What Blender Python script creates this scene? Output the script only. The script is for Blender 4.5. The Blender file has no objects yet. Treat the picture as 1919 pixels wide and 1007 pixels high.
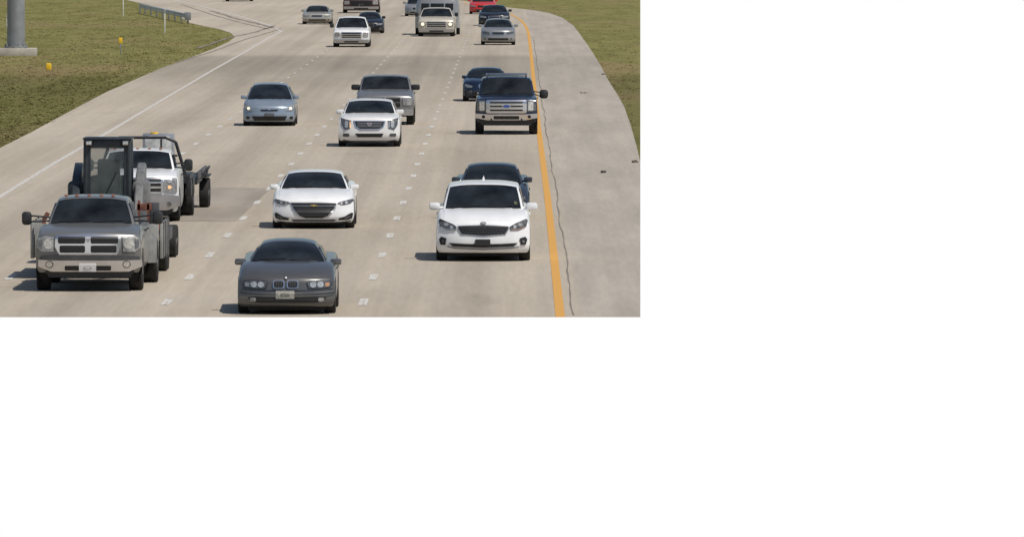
import bpy, bmesh, math, random
from mathutils import Vector, Matrix
random.seed(7)
SC = bpy.context.scene
COL = SC.collection
# ------------------------------------------------------------------ camera model
F = 17800.0; CXP, CYP = 600.0, 297.0; HC = 7.36
TH = math.atan((CYP + 160) / F); PSI = math.atan((953 - CXP) / F)
cam_d = bpy.data.cameras.new('camera'); cam = bpy.data.objects.new('camera', cam_d); COL.objects.link(cam)
cam.location = (0, 0, HC); cam.rotation_euler = (math.pi/2 - TH, 0, PSI)
cam_d.sensor_width = 36; cam_d.lens = 36 * F / 1919.0
cam_d.shift_x = (959.5 - CXP) / 1919.0; cam_d.shift_y = -(503.5 - CYP) / 1919.0
cam_d.clip_start = 1; cam_d.clip_end = 20000
SC.camera = cam
RM = cam.rotation_euler.to_matrix()
def ray(px, py): return RM @ Vector(((px - CXP)/F, -(py - CYP)/F, -1.0))
def G(px, py, z=0.0):
    d = ray(px, py); t = (z - HC) / d.z
    return Vector((d.x*t, d.y*t, z))
def atY(px, py, Y):
    d = ray(px, py); t = Y / d.y
    return Vector((d.x*t, Y, HC + d.z*t))
# ------------------------------------------------------------------ materials
def mat(name, col, rough=0.5, metal=0.0, coat=0.0, var=0.0, scale=6.0, emit=None, es=0.0, bump=0.0, alpha=1.0, spec=None):
    m = bpy.data.materials.new(name); m.use_nodes = True
    nt = m.node_tree; b = nt.nodes['Principled BSDF']
    b.inputs['Roughness'].default_value = rough; b.inputs['Metallic'].default_value = metal
    b.inputs['Alpha'].default_value = alpha
    if spec is not None: b.inputs['Specular IOR Level'].default_value = spec
    if coat: b.inputs['Coat Weight'].default_value = coat; b.inputs['Coat Roughness'].default_value = 0.06
    tc = nt.nodes.new('ShaderNodeTexCoord'); n = nt.nodes.new('ShaderNodeTexNoise')
    n.inputs['Scale'].default_value = scale; n.inputs['Detail'].default_value = 4
    nt.links.new(tc.outputs['Object'], n.inputs['Vector'])
    r = nt.nodes.new('ShaderNodeValToRGB')
    v = max(var, 0.04)
    r.color_ramp.elements[0].position = 0.3; r.color_ramp.elements[1].position = 0.7
    r.color_ramp.elements[0].color = tuple(c*(1-v) for c in col) + (1,)
    r.color_ramp.elements[1].color = tuple(min(1, c*(1+v)) for c in col) + (1,)
    nt.links.new(n.outputs['Fac'], r.inputs['Fac']); nt.links.new(r.outputs['Color'], b.inputs['Base Color'])
    if bump:
        bp = nt.nodes.new('ShaderNodeBump'); bp.inputs['Strength'].default_value = bump
        nt.links.new(n.outputs['Fac'], bp.inputs['Height']); nt.links.new(bp.outputs['Normal'], b.inputs['Normal'])
    if emit:
        b.inputs['Emission Color'].default_value = tuple(emit) + (1,); b.inputs['Emission Strength'].default_value = es
    return m
def paint(name, col, metal=0.35, rough=0.33): return mat(name, col, rough, metal, 0.6, 0.06, 2.5)
GLASS = mat('tinted_glass', (0.014, 0.017, 0.020), 0.05, 0, 0, 0.75, 1.7, spec=.3)
GLASSG = mat('cab_glass', (0.13, 0.16, 0.155), 0.1, 0, 0, 0.3, 3.0, alpha=.34)
BLACK = mat('black_plastic', (0.018, 0.018, 0.02), 0.45, var=0.2)
DARK = mat('dark_grille', (0.008, 0.008, 0.009), 0.5, var=0.2)
GREYP = mat('grey_plastic', (0.06, 0.06, 0.064), 0.5, var=0.2)
TYRE = mat('tyre_rubber', (0.018, 0.017, 0.016), 0.85, var=0.25)
RIM = mat('alloy_rim', (0.35, 0.35, 0.36), 0.35, 0.8, var=0.15)
CHROME = mat('chrome', (0.66, 0.66, 0.68), 0.2, 0.95, var=0.05)
SATIN = mat('satin_silver', (0.42, 0.42, 0.43), 0.38, 0.7, var=0.08)
LENS = mat('headlight_lens', (0.30, 0.30, 0.30), 0.14, 0.3, 0.6, 0.45, 22)
LENSD = mat('dark_headlight_lens', (0.11, 0.115, 0.12), 0.12, 0.3, 0.6, 0.5, 22)
BULB = mat('lamp_reflector', (0.58, 0.57, 0.54), 0.2, 0.6, 0.4, 0.3, 20)
LIT = mat('lit_lamp', (0.9, 0.8, 0.6), 0.3, emit=(1.0, 0.82, 0.56), es=1.0)
LITO = mat('lit_amber_lamp', (0.7, 0.45, 0.25), 0.3, emit=(1.0, 0.5, 0.2), es=.5)
AMBER = mat('amber_lens', (0.42, 0.22, 0.12), 0.25, var=0.1, coat=0.4)
ORANGE = mat('orange_marker', (0.30, 0.12, 0.08), 0.4, var=0.1, coat=0.4)
PLATEW = mat('white_plate', (0.75, 0.75, 0.74), 0.45, var=0.08, scale=30)
PLATEG = mat('grey_plate', (0.25, 0.24, 0.21), 0.45, var=0.3, scale=30)
GOLD = mat('gold_emblem', (0.6, 0.42, 0.14), 0.3, 0.6, var=0.1)
BLUEE = mat('blue_emblem', (0.03, 0.08, 0.30), 0.3, 0.2, var=0.1)
REDE = mat('red_emblem', (0.3, 0.04, 0.04), 0.3, 0.2, var=0.1)
STEEL = mat('galvanised_steel', (0.27, 0.28, 0.29), 0.5, 0.4, var=0.15, scale=2, bump=0.1)
TRGREY = mat('pale_trailer_steel', (0.27, 0.265, 0.25), 0.6, 0.1, var=0.35, scale=3)
RUST = mat('rust_red_steel', (0.17, 0.06, 0.04), 0.8, var=0.4, scale=8)
WOOD = mat('deck_planks', (0.14, 0.11, 0.08), 0.85, var=0.4, scale=5)
LOADER = mat('loader_grey', (0.15, 0.15, 0.15), 0.5, 0.1, var=0.35, scale=6)
LOADERD = mat('loader_black', (0.022, 0.028, 0.034), 0.45, 0.1, var=0.3, scale=6)
TANK = mat('translucent_tank', (0.46, 0.46, 0.45), 0.35, var=0.35, scale=5)
YEL = mat('yellow_plastic', (0.8, 0.5, 0.02), 0.5, var=0.1)
CONC = mat('footing_concrete', (0.42, 0.38, 0.33), 0.9, var=0.15, scale=3, bump=0.2)
DEBM = mat('debris_brown', (0.07, 0.05, 0.035), 0.9, var=0.4, scale=9)
SEATM = mat('loader_seat', (0.04, 0.04, 0.04), 0.8, var=.3)
# ------------------------------------------------------------------ mesh helpers
def link(name, me, m, parent=None, smooth=40):
    o = bpy.data.objects.new(name, me); COL.objects.link(o)
    if m and not me.materials: me.materials.append(m)
    if smooth:
        me.shade_smooth(); me.set_sharp_from_angle(angle=math.radians(smooth))
    if parent: o.parent = parent
    return o
def from_bm(name, bm, m, parent=None, smooth=40, fix=True):
    if fix: bmesh.ops.recalc_face_normals(bm, faces=bm.faces[:])
    me = bpy.data.meshes.new(name); bm.to_mesh(me); bm.free()
    return link(name, me, m, parent, smooth)
def empty(name, loc, label, cat, group=None, rz=0):
    o = bpy.data.objects.new(name, None); COL.objects.link(o); o.location = loc; o.rotation_euler.z = rz
    o.empty_display_size = 0.2
    o['label'] = label; o['category'] = cat
    if group: o['group'] = group
    return o
def bx(bm, x0, x1, y0, y1, z0, z1, bev=0.0):
    r = bmesh.ops.create_cube(bm, size=1.0)
    for v in r['verts']:
        v.co = Vector(((x0+x1)/2 + v.co.x*(x1-x0), (y0+y1)/2 + v.co.y*(y1-y0), (z0+z1)/2 + v.co.z*(z1-z0)))
    if bev:
        es = list({e for v in r['verts'] for e in v.link_edges})
        bmesh.ops.bevel(bm, geom=es, offset=bev, segments=2, affect='EDGES', profile=0.5)
def tube(bm, p0, p1, r, n=10):
    p0 = Vector(p0); p1 = Vector(p1); d = p1 - p0
    q = d.to_track_quat('Z', 'Y').to_matrix().to_4x4()
    M = Matrix.Translation((p0+p1)/2) @ q
    bmesh.ops.create_cone(bm, cap_ends=True, segments=n, radius1=r, radius2=r, depth=d.length, matrix=M)
def box(name, dims, m, parent, bev=0.0, smooth=40):
    bm = bmesh.new(); bx(bm, *dims, bev); return from_bm(name, bm, m, parent, smooth)
def gridpatch(name, P, m, parent, back=(0, 0.03, 0), smooth=60):
    bm = bmesh.new(); rows = [[bm.verts.new(p) for p in r] for r in P]
    for i in range(len(rows)-1):
        for j in range(len(rows[0])-1):
            bm.faces.new((rows[i][j], rows[i][j+1], rows[i+1][j+1], rows[i+1][j]))
    be = [e for e in bm.edges if len(e.link_faces) == 1]
    r = bmesh.ops.extrude_edge_only(bm, edges=be)
    for v in r['geom']:
        if isinstance(v, bmesh.types.BMVert): v.co += Vector(back)
    return from_bm(name, bm, m, parent, smooth)
def lerp(a, b, t): return a + (b-a)*t
def pw(pts, x):
    if x <= pts[0][0]: return pts[0][1]
    for (a, b), (c, d) in zip(pts, pts[1:]):
        if x <= c: return lerp(b, d, (x-a)/(c-a))
    return pts[-1][1]
def ell(cx, cy, rx, ry=None, n=16):
    ry = rx if ry is None else ry
    return [(cx + rx*math.cos(2*math.pi*i/n), cy + ry*math.sin(2*math.pi*i/n)) for i in range(n)]
def rr(x0, y0, x1, y1, r=None):
    if x0 > x1: x0, x1 = x1, x0
    if y0 > y1: y0, y1 = y1, y0
    r = min(x1-x0, y1-y0)*0.3 if r is None else r
    out = []
    for cx, cy, a in ((x1-r, y1-r, 0), (x0+r, y1-r, 90), (x0+r, y0+r, 180), (x1-r, y0+r, 270)):
        for k in range(4):
            t = math.radians(a + 30*k); out.append((cx + r*math.cos(t), cy + r*math.sin(t)))
    return out
WM = {}
def wheel(parent, x, y, r=0.33, w=0.22, side=1, dual=False):
    key = (round(r, 3), round(w, 3))
    if key not in WM:
        bm = bmesh.new(); prof = [(0.62*r, -w/2*0.8), (0.9*r, -w/2), (0.985*r, -w/2*0.8), (r, -w/4), (r, w/4), (0.985*r, w/2*0.8), (0.9*r, w/2), (0.62*r, w/2*0.8)]
        n = 28; rings = []
        for i in range(n):
            a = 2*math.pi*i/n; rings.append([bm.verts.new((p[1], p[0]*math.cos(a), p[0]*math.sin(a))) for p in prof])
        for i in range(n):
            A, B = rings[i], rings[(i+1) % n]
            for j in range(len(prof)): bm.faces.new((A[j], A[(j+1) % 8], B[(j+1) % 8], B[j]))
        bmesh.ops.recalc_face_normals(bm, faces=bm.faces[:])
        me = bpy.data.meshes.new('wheel'); bm.to_mesh(me); bm.free()
        me.materials.append(TYRE); me.shade_smooth(); me.set_sharp_from_angle(angle=0.6)
        bm = bmesh.new()
        bmesh.ops.create_cone(bm, cap_ends=True, segments=20, radius1=0.2*r, radius2=0.2*r, depth=0.05, matrix=Matrix.Translation((w*0.38, 0, 0)) @ Matrix.Rotation(math.pi/2, 4, 'Y'))
        bmesh.ops.create_cone(bm, cap_ends=True, segments=24, radius1=0.64*r, radius2=0.64*r, depth=0.01, matrix=Matrix.Translation((w*0.2, 0, 0)) @ Matrix.Rotation(math.pi/2, 4, 'Y'))
        for k in range(5):
            a = 2*math.pi*k/5
            q = bmesh.ops.create_cube(bm, size=1)
            for v in q['verts']:
                c = Vector((v.co.x*0.03 + w*0.36, v.co.y*0.16*r, v.co.z*0.6*r + 0.32*r))
                v.co = Matrix.Rotation(a, 3, 'X') @ c
        me2 = bpy.data.meshes.new('rim'); bm.to_mesh(me2); bm.free(); me2.materials.append(RIM)
        WM[key] = (me, me2)
    me, me2 = WM[key]
    o = bpy.data.objects.new('wheel', me); COL.objects.link(o); o.parent = parent; o.location = (x, y, r)
    if side < 0: o.rotation_euler.z = math.pi
    c = bpy.data.objects.new('rim', me2); COL.objects.link(c); c.parent = o
    return o
# ------------------------------------------------------------------ vehicle builder
SEDAN_ROWS = [(0, .94), (.05, .968), (.15, .988), (.3, 1), (.55, 1), (.72, .998), (.84, .99), (.92, .972), (.97, .945), (1, .90)]
TRUCK_ROWS = [(0, .93), (.05, .965), (.15, .985), (.3, 1), (.5, 1), (.7, .995), (.84, .985), (.93, .965), (.98, .94), (1, .90)]
class Veh:
    def __init__(s, name, label, cat, paintm, cx, yb, hwpx, ybot, ylead, ycowl, ytop, wb, wt, L=4.8, axle=.85, wbase=2.8, cowl=1.25, wst=2.0,
                 rend=3.3, rbase=4.1, deck=None, bow=.38, rows=SEDAN_ROWS, truck=False, tr=.33, group='vehicles driving towards the camera', zr=None, prof=None, crown=.03,
                 glass=None, tw=.22, hood=True, winsplit=True):
        g = G(cx, yb); s.Yf = g.y - axle; s.X = g.x
        s.root = empty(name, (s.X, s.Yf, 0), label, cat, group)
        s.cx = cx; s.hw = abs(atY(cx+hwpx, yb, s.Yf+.4).x - atY(cx, yb, s.Yf+.4).x)
        z = lambda py, d: atY(cx, py, s.Yf+d).z
        s.zb = z(ybot, .1); s.zl = z(ylead, .15); s.zc = z(ycowl, cowl); s.zr = zr if zr else z(ytop, (wst+rend)/2)
        s.pm = paintm; s.bow = bow; s.rows = rows
        s.hb = abs(atY(cx+wb, ycowl, s.Yf+cowl).x - s.X)*1.05; s.hr = abs(atY(cx+wt, ycowl, s.Yf+wst).x - s.X)*1.06
        s.L = L; s.cowl = cowl; s.wst = wst; s.rend = rend; s.rbase = rbase
        s.deck = s.zc+.04 if deck is None else deck
        s.prof = prof or ([(0, .10), (.10, .03), (.25, 0), (.5, .0), (.54, .03), (.85, .06), (.95, .09), (1, .14)] if not truck else [(0, .06), (.2, .02), (.5, 0), (.9, .0), (1, .06)])
        s.crown = crown; s.truck = truck
        root = s.root
        # ---- body shell
        bm = bmesh.new(); J = len(rows); M = 20
        us = [-1 + 2*i/M for i in range(M+1)]
        bowf = lambda x, y: bow*min(1.05, abs(x)/s.hw)**3*max(0, 1-(y-.14)/(cowl-.14))
        def P(v, wf, u, zt, y=None, ws=1.0, rear=False):
            x = u*s.hw*wf*ws; zz = s.zb + (zt-s.zb)*v + s.crown*(v**10)*(1-u*u)
            yy = s.Fr(x, s.zb+(s.zl-s.zb)*v) if y is None else (y - (0.25*abs(u)**3 + .12*v*v) if rear else y + bowf(x, y))
            return Vector((x, yy, zz))
        def capgrid(zt, y=None, ws=1.0, rear=False):
            R = [[bm.verts.new(P(v, wf, u, zt, y, ws, rear)) for u in us] for v, wf in rows]
            for i in range(J-1):
                for j in range(M): bm.faces.new((R[i][j], R[i][j+1], R[i+1][j+1], R[i+1][j]))
        def ring(zt, y, ws, rear=False):
            pts = [P(v, wf, -1, zt, y, ws, rear) for v, wf in rows]
            v, wf = rows[-1]
            pts += [P(v, wf, u, zt, y, ws, rear) for u in us[1:-1]]
            pts += [P(v, wf, 1, zt, y, ws, rear) for v, wf in reversed(rows)]
            return [bm.verts.new(p) for p in pts]
        capgrid(s.zl); capgrid(s.deck, L, .96, True)
        st = [(None, s.zl, 1.0), (.22, s.tz(.22), 1.0)]
        for yy in (.36, .55, .8, cowl, cowl+.5, cowl+1.2, rend, rbase, L-.45):
            if yy > st[-1][0] + .08: st.append((yy, s.tz(yy), 1.0))
        rg = [ring(zt, y, ws) for y, zt, ws in st] + [ring(s.deck, L, .96, True)]
        for A, B in zip(rg, rg[1:]):
            for i in range(len(A)-1): bm.faces.new((A[i], A[i+1], B[i+1], B[i]))
            bm.faces.new((A[-1], A[0], B[0], B[-1]))
        bmesh.ops.remove_doubles(bm, verts=bm.verts[:], dist=.0008)
        from_bm('body', bm, paintm, root, 50)
        # ---- hood panel
        if hood:
            wf = rows[-1][1]; H = []
            ks = [.17, .22, .36, .55, .8, cowl-.02]
            for y in ks:
                H.append([(u*.93*s.hw*wf, y + bowf(u*.93*s.hw*wf, y), s.tz(y) + s.crown*(1-(u*.93)**2) + .007 + (.010 if .5 < abs(u) < .8 and y > .3 else 0)) for u in us])
            gridpatch('hood', H, paintm, root, (0, 0, -.03), 30)
        # ---- cabin shell
        bwv = .16 if not truck else .09; cr = .06
        def WS(u, t):
            return Vector((u*lerp(s.hb, s.hr, t), lerp(cowl, wst, t) + bwv*u*u, lerp(s.zc, s.zr-.035, t) + .035*math.sin(math.pi*t) - cr*t*abs(u)**3))
        s.WS = WS
        def RF(u, t):
            y = lerp(wst, rend, t) + bwv*u*u*(1-t)**2
            return Vector((u*s.hr, y, s.zr - .035 + .035*math.sin(math.pi*min(1, t*.9)) - cr*abs(u)**3))
        zbk = s.deck
        def RG(u, t):
            e = RF(u, 1); x = u*lerp(s.hr, s.hb*.97, t); return Vector((x, lerp(e.y, rbase, t), lerp(e.z, zbk-.01, t)))
        bm = bmesh.new(); rowsP = [[WS(u, k/6) for u in us] for k in range(7)] + [[RF(u, k/5) for u in us] for k in range(1, 6)] + [[RG(u, k/3) for u in us] for k in range(1, 4)]
        R = [[bm.verts.new(p) for p in r] for r in rowsP]
        for i in range(len(R)-1):
            for j in range(M): bm.faces.new((R[i][j], R[i][j+1], R[i+1][j+1], R[i+1][j]))
        for sd in (0, M):
            low = [bm.verts.new((math.copysign(s.hb, -1 if sd == 0 else 1), r[sd].y, min(s.zc-.06, r[sd].z-.02))) for r in rowsP]
            for i in range(len(R)-1): bm.faces.new((R[i][sd], R[i+1][sd], low[i+1], low[i]))
        o = from_bm('roof', bm, paintm, root, 35)
        b = o.modifiers.new('bevel', 'BEVEL'); b.width = .035; b.segments = 3; b.limit_method = 'ANGLE'; b.angle_limit = math.radians(38)
        gm = glass or GLASS
        n = Vector((0, -(s.zr-s.zc), wst-cowl)).normalized()*.014
        us2 = [-.935 + 1.87*i/12 for i in range(13)]
        gridpatch('windshield', [[WS(u, .03 + .90*k/6 - (.03*abs(u)**4 if k == 6 else 0)) + n for u in us2] for k in range(7)], gm, root, tuple(-n*2))
        for a, c in ((-.75, -.05), (.05, .75)):
            bm = bmesh.new()
            p = WS(a, .05)+n*2.2; q = WS(c, .10)+n*2.2; tube(bm, p, q, .008, 6)
            from_bm('wiper', bm, BLACK, root)
        us3 = [-.85+1.7*i/8 for i in range(9)]
        if rbase - rend > .15 or truck:
            n2 = Vector((0, (s.zr-zbk), max(.02, rbase-rend))).normalized()*.014
            gridpatch('rear_window', [[RG(u, .12+.6*k/3)+n2 for u in us3] for k in range(4)], gm, root, tuple(-n2*2))
        # side windows
        for sd in (-1, 1):
            def S(y, z, off=.012):
                t = (z - s.zc)/(s.zr-.035-s.zc); return Vector((sd*(lerp(s.hb, s.hr, t)+off), y, z))
            zt = s.zr - .16; zl = s.zc + .05
            yA = lambda z: lerp(cowl, wst, (z-s.zc)/(s.zr-s.zc)) + bwv + .10
            yD = lambda z: lerp(rbase, rend, max(0, (z-zbk)/(s.zr-zbk))) - .14
            mid = lerp(cowl+.3, rend, .52)
            for wn, (a0, a1, b0, b1) in {'f': (yA(zl), yA(zt), mid-.04, mid-.04), 'r': (mid+.04, mid+.04, yD(zl), yD(zt))}.items():
                if b1 - a1 < .12: continue
                gridpatch('side_window', [[S(a0, zl), S(b0, zl)], [S(a1, zt), S(b1, zt)]], gm, root, (-sd*.02, 0, 0))
            for yy in (mid-.25, mid+.75):
                box('door_handle', (sd*s.hw-.02, sd*s.hw+.02, yy, yy+.16, s.zc-.16, s.zc-.13), paintm if not truck else BLACK, root)
        # wheels and arches
        for sd in (-1, 1):
            for yy in (axle, axle+wbase):
                bm = bmesh.new(); pts = []
                for k in range(19):
                    a = math.radians(180*k/18); pts.append(bm.verts.new((sd*(s.hw*.998+.006), yy + (tr*1.17)*math.cos(a), tr*.95 + tr*1.17*math.sin(a))))
                pts2 = [bm.verts.new((sd*(s.hw*.93), yy+tr*1.17*c, .16)) for c in (-1, 1)]
                bm.faces.new(pts+pts2)
                from_bm('wheel_arch', bm, DARK, root, 0)
                wheel(root, sd*(s.hw-tw/2+.006), yy, tr, tw, sd)
        # underbody
        box('underbody', (-s.hw*.8, s.hw*.8, bow+.35, L-.35, s.zb-.09, s.zb+.05), DARK, root)
    def tz(s, y):
        return pw([(0.0, s.zl), (.15, s.zl), (.22, lerp(s.zl, s.zc, .16)), (lerp(.10, s.cowl, .28), lerp(s.zl, s.zc, .45)), (lerp(.10, s.cowl, .6), lerp(s.zl, s.zc, .80)), (s.cowl, s.zc), (s.rbase, s.deck), (s.L, s.deck)], y)
    def Fr(s, x, z):
        v = max(0, min(1, (z-s.zb)/(s.zl-s.zb)))
        return s.bow*min(1.05, abs(x)/s.hw)**3 + pw(s.prof, v)
    def loc(s, px, py, d=.1):
        p = atY(px, py, s.Yf+d); return (p.x - s.X, p.z)
    def patch(s, name, poly, m, off=.012, thick=.04, mirror=False, local=False, parent=None, label=None):
        pl = poly if local else [s.loc(*p) for p in poly]
        outs = []
        for sg in ((1, -1) if mirror else (1,)):
            bm = bmesh.new(); vs = [bm.verts.new((sg*x, 0, z)) for x, z in pl]; bm.faces.new(vs)
            xs = [v.co.x for v in bm.verts]; zs = [v.co.z for v in bm.verts]
            x = math.floor(min(xs)/.1)*.1
            while x < max(xs):
                bmesh.ops.bisect_plane(bm, geom=bm.verts[:]+bm.edges[:]+bm.faces[:], plane_co=(x, 0, 0), plane_no=(1, 0, 0)); x += .1
            z = math.floor(min(zs)/.05)*.05
            while z < max(zs):
                bmesh.ops.bisect_plane(bm, geom=bm.verts[:]+bm.edges[:]+bm.faces[:], plane_co=(0, 0, z), plane_no=(0, 0, 1)); z += .05
            for v in bm.verts: v.co.y = s.Fr(v.co.x, v.co.z) - off
            be = [e for e in bm.edges if len(e.link_faces) == 1]
            r = bmesh.ops.extrude_edge_only(bm, edges=be)
            for v in r['geom']:
                if isinstance(v, bmesh.types.BMVert): v.co.y += thick + off
            o = from_bm(name, bm, m, parent or s.root, 30); outs.append(o)
            if label: o['label'] = label
        return outs
    def mirrors(s, x0, y0, x1, y1, m, d=None, both=True, arm=True, tall=False):
        d = s.cowl + .35 if d is None else d
        a = s.loc(x0, y0, d); b = s.loc(x1, y1, d)
        lo, hi = sorted((abs(a[0]), abs(b[0])))
        sg0 = 1 if a[0] > 0 else -1
        for sg in ((sg0, -sg0) if both else (sg0,)):
            bm = bmesh.new(); X0, X1 = sorted((sg*lo, sg*hi))
            bx(bm, X0, X1, d, d+(.2 if not tall else .12), b[1], a[1], min(hi-lo, a[1]-b[1])*.3)
            o = from_bm('side_mirror', bm, m, s.root)
            bm = bmesh.new(); zz = b[1]+(a[1]-b[1])*.3
            if tall:
                for q in (.25, .7): tube(bm, (sg*s.hb*.92, d+.1, s.zc+.02+q*.15), (sg*(lo+.02), d+.06, b[1]+(a[1]-b[1])*q), .018)
            else: tube(bm, (sg*s.hb*.9, d+.1, min(zz, s.zc+.06)), (sg*(lo+.02), d+.08, zz), .025)
            from_bm('mirror_arm', bm, BLACK if tall else m, o)
# ---- colour paints
P_GREY = paint('graphite_paint', (0.105, 0.102, 0.10), .45)
P_WHITE = paint('white_paint', (0.76, 0.76, 0.76), .0, .3)
P_WHITE2 = paint('pearl_white_paint', (0.70, 0.69, 0.68), .0, .3)
P_PEWTER = paint('pewter_paint', (0.20, 0.195, 0.185), .45)
P_SILVER = paint('silver_paint', (0.30, 0.30, 0.30), .45)
P_GUN = paint('grey_silver_paint', (0.21, 0.21, 0.215), .45)
P_BLUESIL = paint('pale_blue_silver_paint', (0.27, 0.32, 0.38), .4)
P_NAVY = paint('dark_navy_paint', (0.014, 0.024, 0.055), .3, .18)
P_SLATE = paint('slate_blue_paint', (0.032, 0.040, 0.055), .35)
P_BLACK = paint('black_paint', (0.010, 0.010, 0.013), .2)
P_RED = paint('red_paint', (0.55, 0.03, 0.02), .1)
P_MAROON = paint('dark_maroon_paint', (0.05, 0.016, 0.02), .2)
P_BEIGE = paint('beige_paint', (0.34, 0.32, 0.27), .3)
P_CREAM = paint('cream_paint', (0.52, 0.47, 0.38), .1)

# 1 grey sedan, nearest
v = Veh('sedan', 'dark grey sedan with twin kidney grilles, nearest car at the bottom of the road', 'car', P_GREY, 538, 588, 91, 575, 521, 492, 446, 71, 50, L=4.8, bow=.24, deck=1.02, tr=.33, crown=.022)
v.patch('bumper', [(450, 545), (470, 547), (538, 549), (606, 547), (626, 545), (626, 552), (606, 555), (538, 556.5), (470, 555), (450, 552)], P_GREY, .03)
v.patch('bumper_strip', [(449, 548), (480, 550.5), (538, 552), (596, 550.5), (627, 548), (627, 549.6), (596, 552.2), (538, 553.7), (480, 552.2), (449, 549.6)], BLACK, .036)
v.patch('panel_gap', [(452, 541.8), (495, 543.8), (538, 544.5), (581, 543.8), (624, 541.8), (624, 542.6), (581, 544.6), (538, 545.4), (495, 544.6), (452, 542.6)], DARK, .010)
KX = 535.5
for sg in (-1, 1):
    X = lambda a: 538 + sg*a
    v.patch('headlight_surround', [(X(36), 528.5), (X(41), 526), (X(66), 525), (X(81), 526.5), (X(85), 533), (X(81), 540), (X(60), 542), (X(39), 541.5)], BLACK, .012)
    h, = v.patch('headlight', [(X(38), 529), (X(43), 527.3), (X(66), 526.4), (X(79), 528), (X(83), 533), (X(79), 538.5), (X(60), 540.6), (X(41), 540)], LENSD, .02)
    v.patch('lamp', ell(X(49), 533.8, 6, 5.4), BULB, .03, parent=h); v.patch('lamp', ell(X(62.5), 533.5, 6, 5.4), BULB, .03, parent=h)
    v.patch('indicator', [(X(71), 530), (X(79), 530.3), (X(79), 536.5), (X(72), 538)], AMBER if sg > 0 else LENS, .026, parent=h)
    k, = v.patch('kidney_grille', rr(KX+sg*2, 524.8, KX+sg*24, 541, 5), CHROME, .03)
    v.patch('grille_mesh', rr(KX+sg*4, 526.4, KX+sg*22.3, 539.6, 4), DARK, .036, parent=k)
    for q in (8, 12.5, 17): v.patch('grille_slat', [(KX+sg*q, 527), (KX+sg*(q+.7), 527), (KX+sg*(q+.7), 539), (KX+sg*q, 539)], GREYP, .042, parent=k)
v.patch('lower_intake', [(464, 557.5), (480, 556.5), (538, 557), (596, 556.5), (612, 557.5), (606, 566), (590, 568), (486, 568), (470, 566)], DARK, .02)
for sg in (-1, 1): v.patch('fog_light', rr(538+sg*58, 558.5, 538+sg*70, 565.5, 3), LENS, .032)
v.patch('intake_bar', [(486, 562), (590, 562), (590, 563), (486, 563)], GREYP, .03)
e, = v.patch('emblem', ell(535.5, 520.6, 3.3), BLACK, .03); v.patch('emblem_disc', ell(535.5, 520.6, 2.3), PLATEW, .036, parent=e)
v.patch('emblem_quarter', [(535.5, 520.6), (537.6, 520.6), (537, 522.1), (535.5, 522.7)], BLUEE, .04, parent=e); v.patch('emblem_quarter', [(535.5, 520.6), (533.4, 520.6), (534, 519.1), (535.5, 518.5)], BLUEE, .04, parent=e)
p, = v.patch('number_plate', rr(517, 545, 552, 560, 1.5), PLATEG, .055); v.patch('plate_mark', rr(526, 550, 543, 556, 2), mat('dark_plate_mark', (.12, .115, .10), .6, var=.4, scale=25), .06, parent=p)  # darker mark on the grey plate
v.mirrors(619, 485.5, 640, 497, P_GREY)

# 2 white sedan
v = Veh('sedan', 'white sedan with large black grille in the middle lane behind the dark grey sedan', 'car', P_WHITE, 588, 428, 76, 417, 375, 355, 317, 63, 50, L=4.9, bow=.28, deck=1.02, tr=.33)
g, = v.patch('grille', [(543, 379.5), (588, 379), (633, 379.5), (630, 384.5), (629, 391), (616, 406), (604, 410), (572, 410), (560, 406), (547, 391), (546, 384.5)], SATIN, .02)
v.patch('upper_grille', [(545.5, 380.5), (588, 380.1), (630.5, 380.5), (629, 384.6), (588, 385), (547, 384.6)], DARK, .026, parent=g)
v.patch('grille_mesh', [(548.5, 386.2), (588, 386.5), (627.5, 386.2), (626, 390.5), (614, 404.5), (603, 408.8), (573, 408.8), (562, 404.5), (550, 390.5)], DARK, .026, parent=g)
for y, hwd in ((390.5, 35), (394.5, 31), (398.5, 28), (402.5, 23)): v.patch('grille_slat', [(588-hwd, y-.4), (588+hwd, y-.4), (588+hwd, y+.4), (588-hwd, y+.4)], GREYP, .032, parent=g)
v.patch('emblem', [(581.5, 384), (586, 384), (586.6, 383.3), (590, 383.3), (590.6, 384), (595, 384), (594, 386.2), (590.6, 386.2), (590, 386.9), (586.6, 386.9), (586, 386.2), (582.4, 386.2)], GOLD, .04)
for sg in (-1, 1):
    X = lambda a: 588 + sg*a
    h, = v.patch('headlight', [(X(44), 380.8), (X(48), 378.3), (X(60), 376), (X(72), 373), (X(75), 376), (X(69), 381.5), (X(56), 384)], LENSD, .018)
    v.patch('lamp', ell(X(61), 379.7, 2.4), BULB, .026, parent=h); v.patch('lamp', ell(X(52), 381, 1.9), BULB, .026, parent=h)
    d, = v.patch('fog_recess', [(X(47), 409), (X(57), 406.5), (X(70), 399), (X(74), 400), (X(72), 409), (X(64), 412.5), (X(47), 413)], DARK, .02)
    v.patch('running_light', [(X(58), 409.6), (X(69), 404.6), (X(69), 405.4), (X(59), 410.5)], LENS, .03, parent=d)
v.patch('lower_intake', [(546, 412.2), (630, 412.2), (626, 415), (550, 415)], DARK, .02)
v.patch('chin_trim', [(518, 414.5), (540, 416.8), (636, 416.8), (658, 414.5), (656, 416.4), (636, 418.4), (540, 418.4), (520, 416.4)], BLACK, .022)
v.mirrors(656.5, 345.5, 672.5, 355, P_WHITE)

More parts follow.
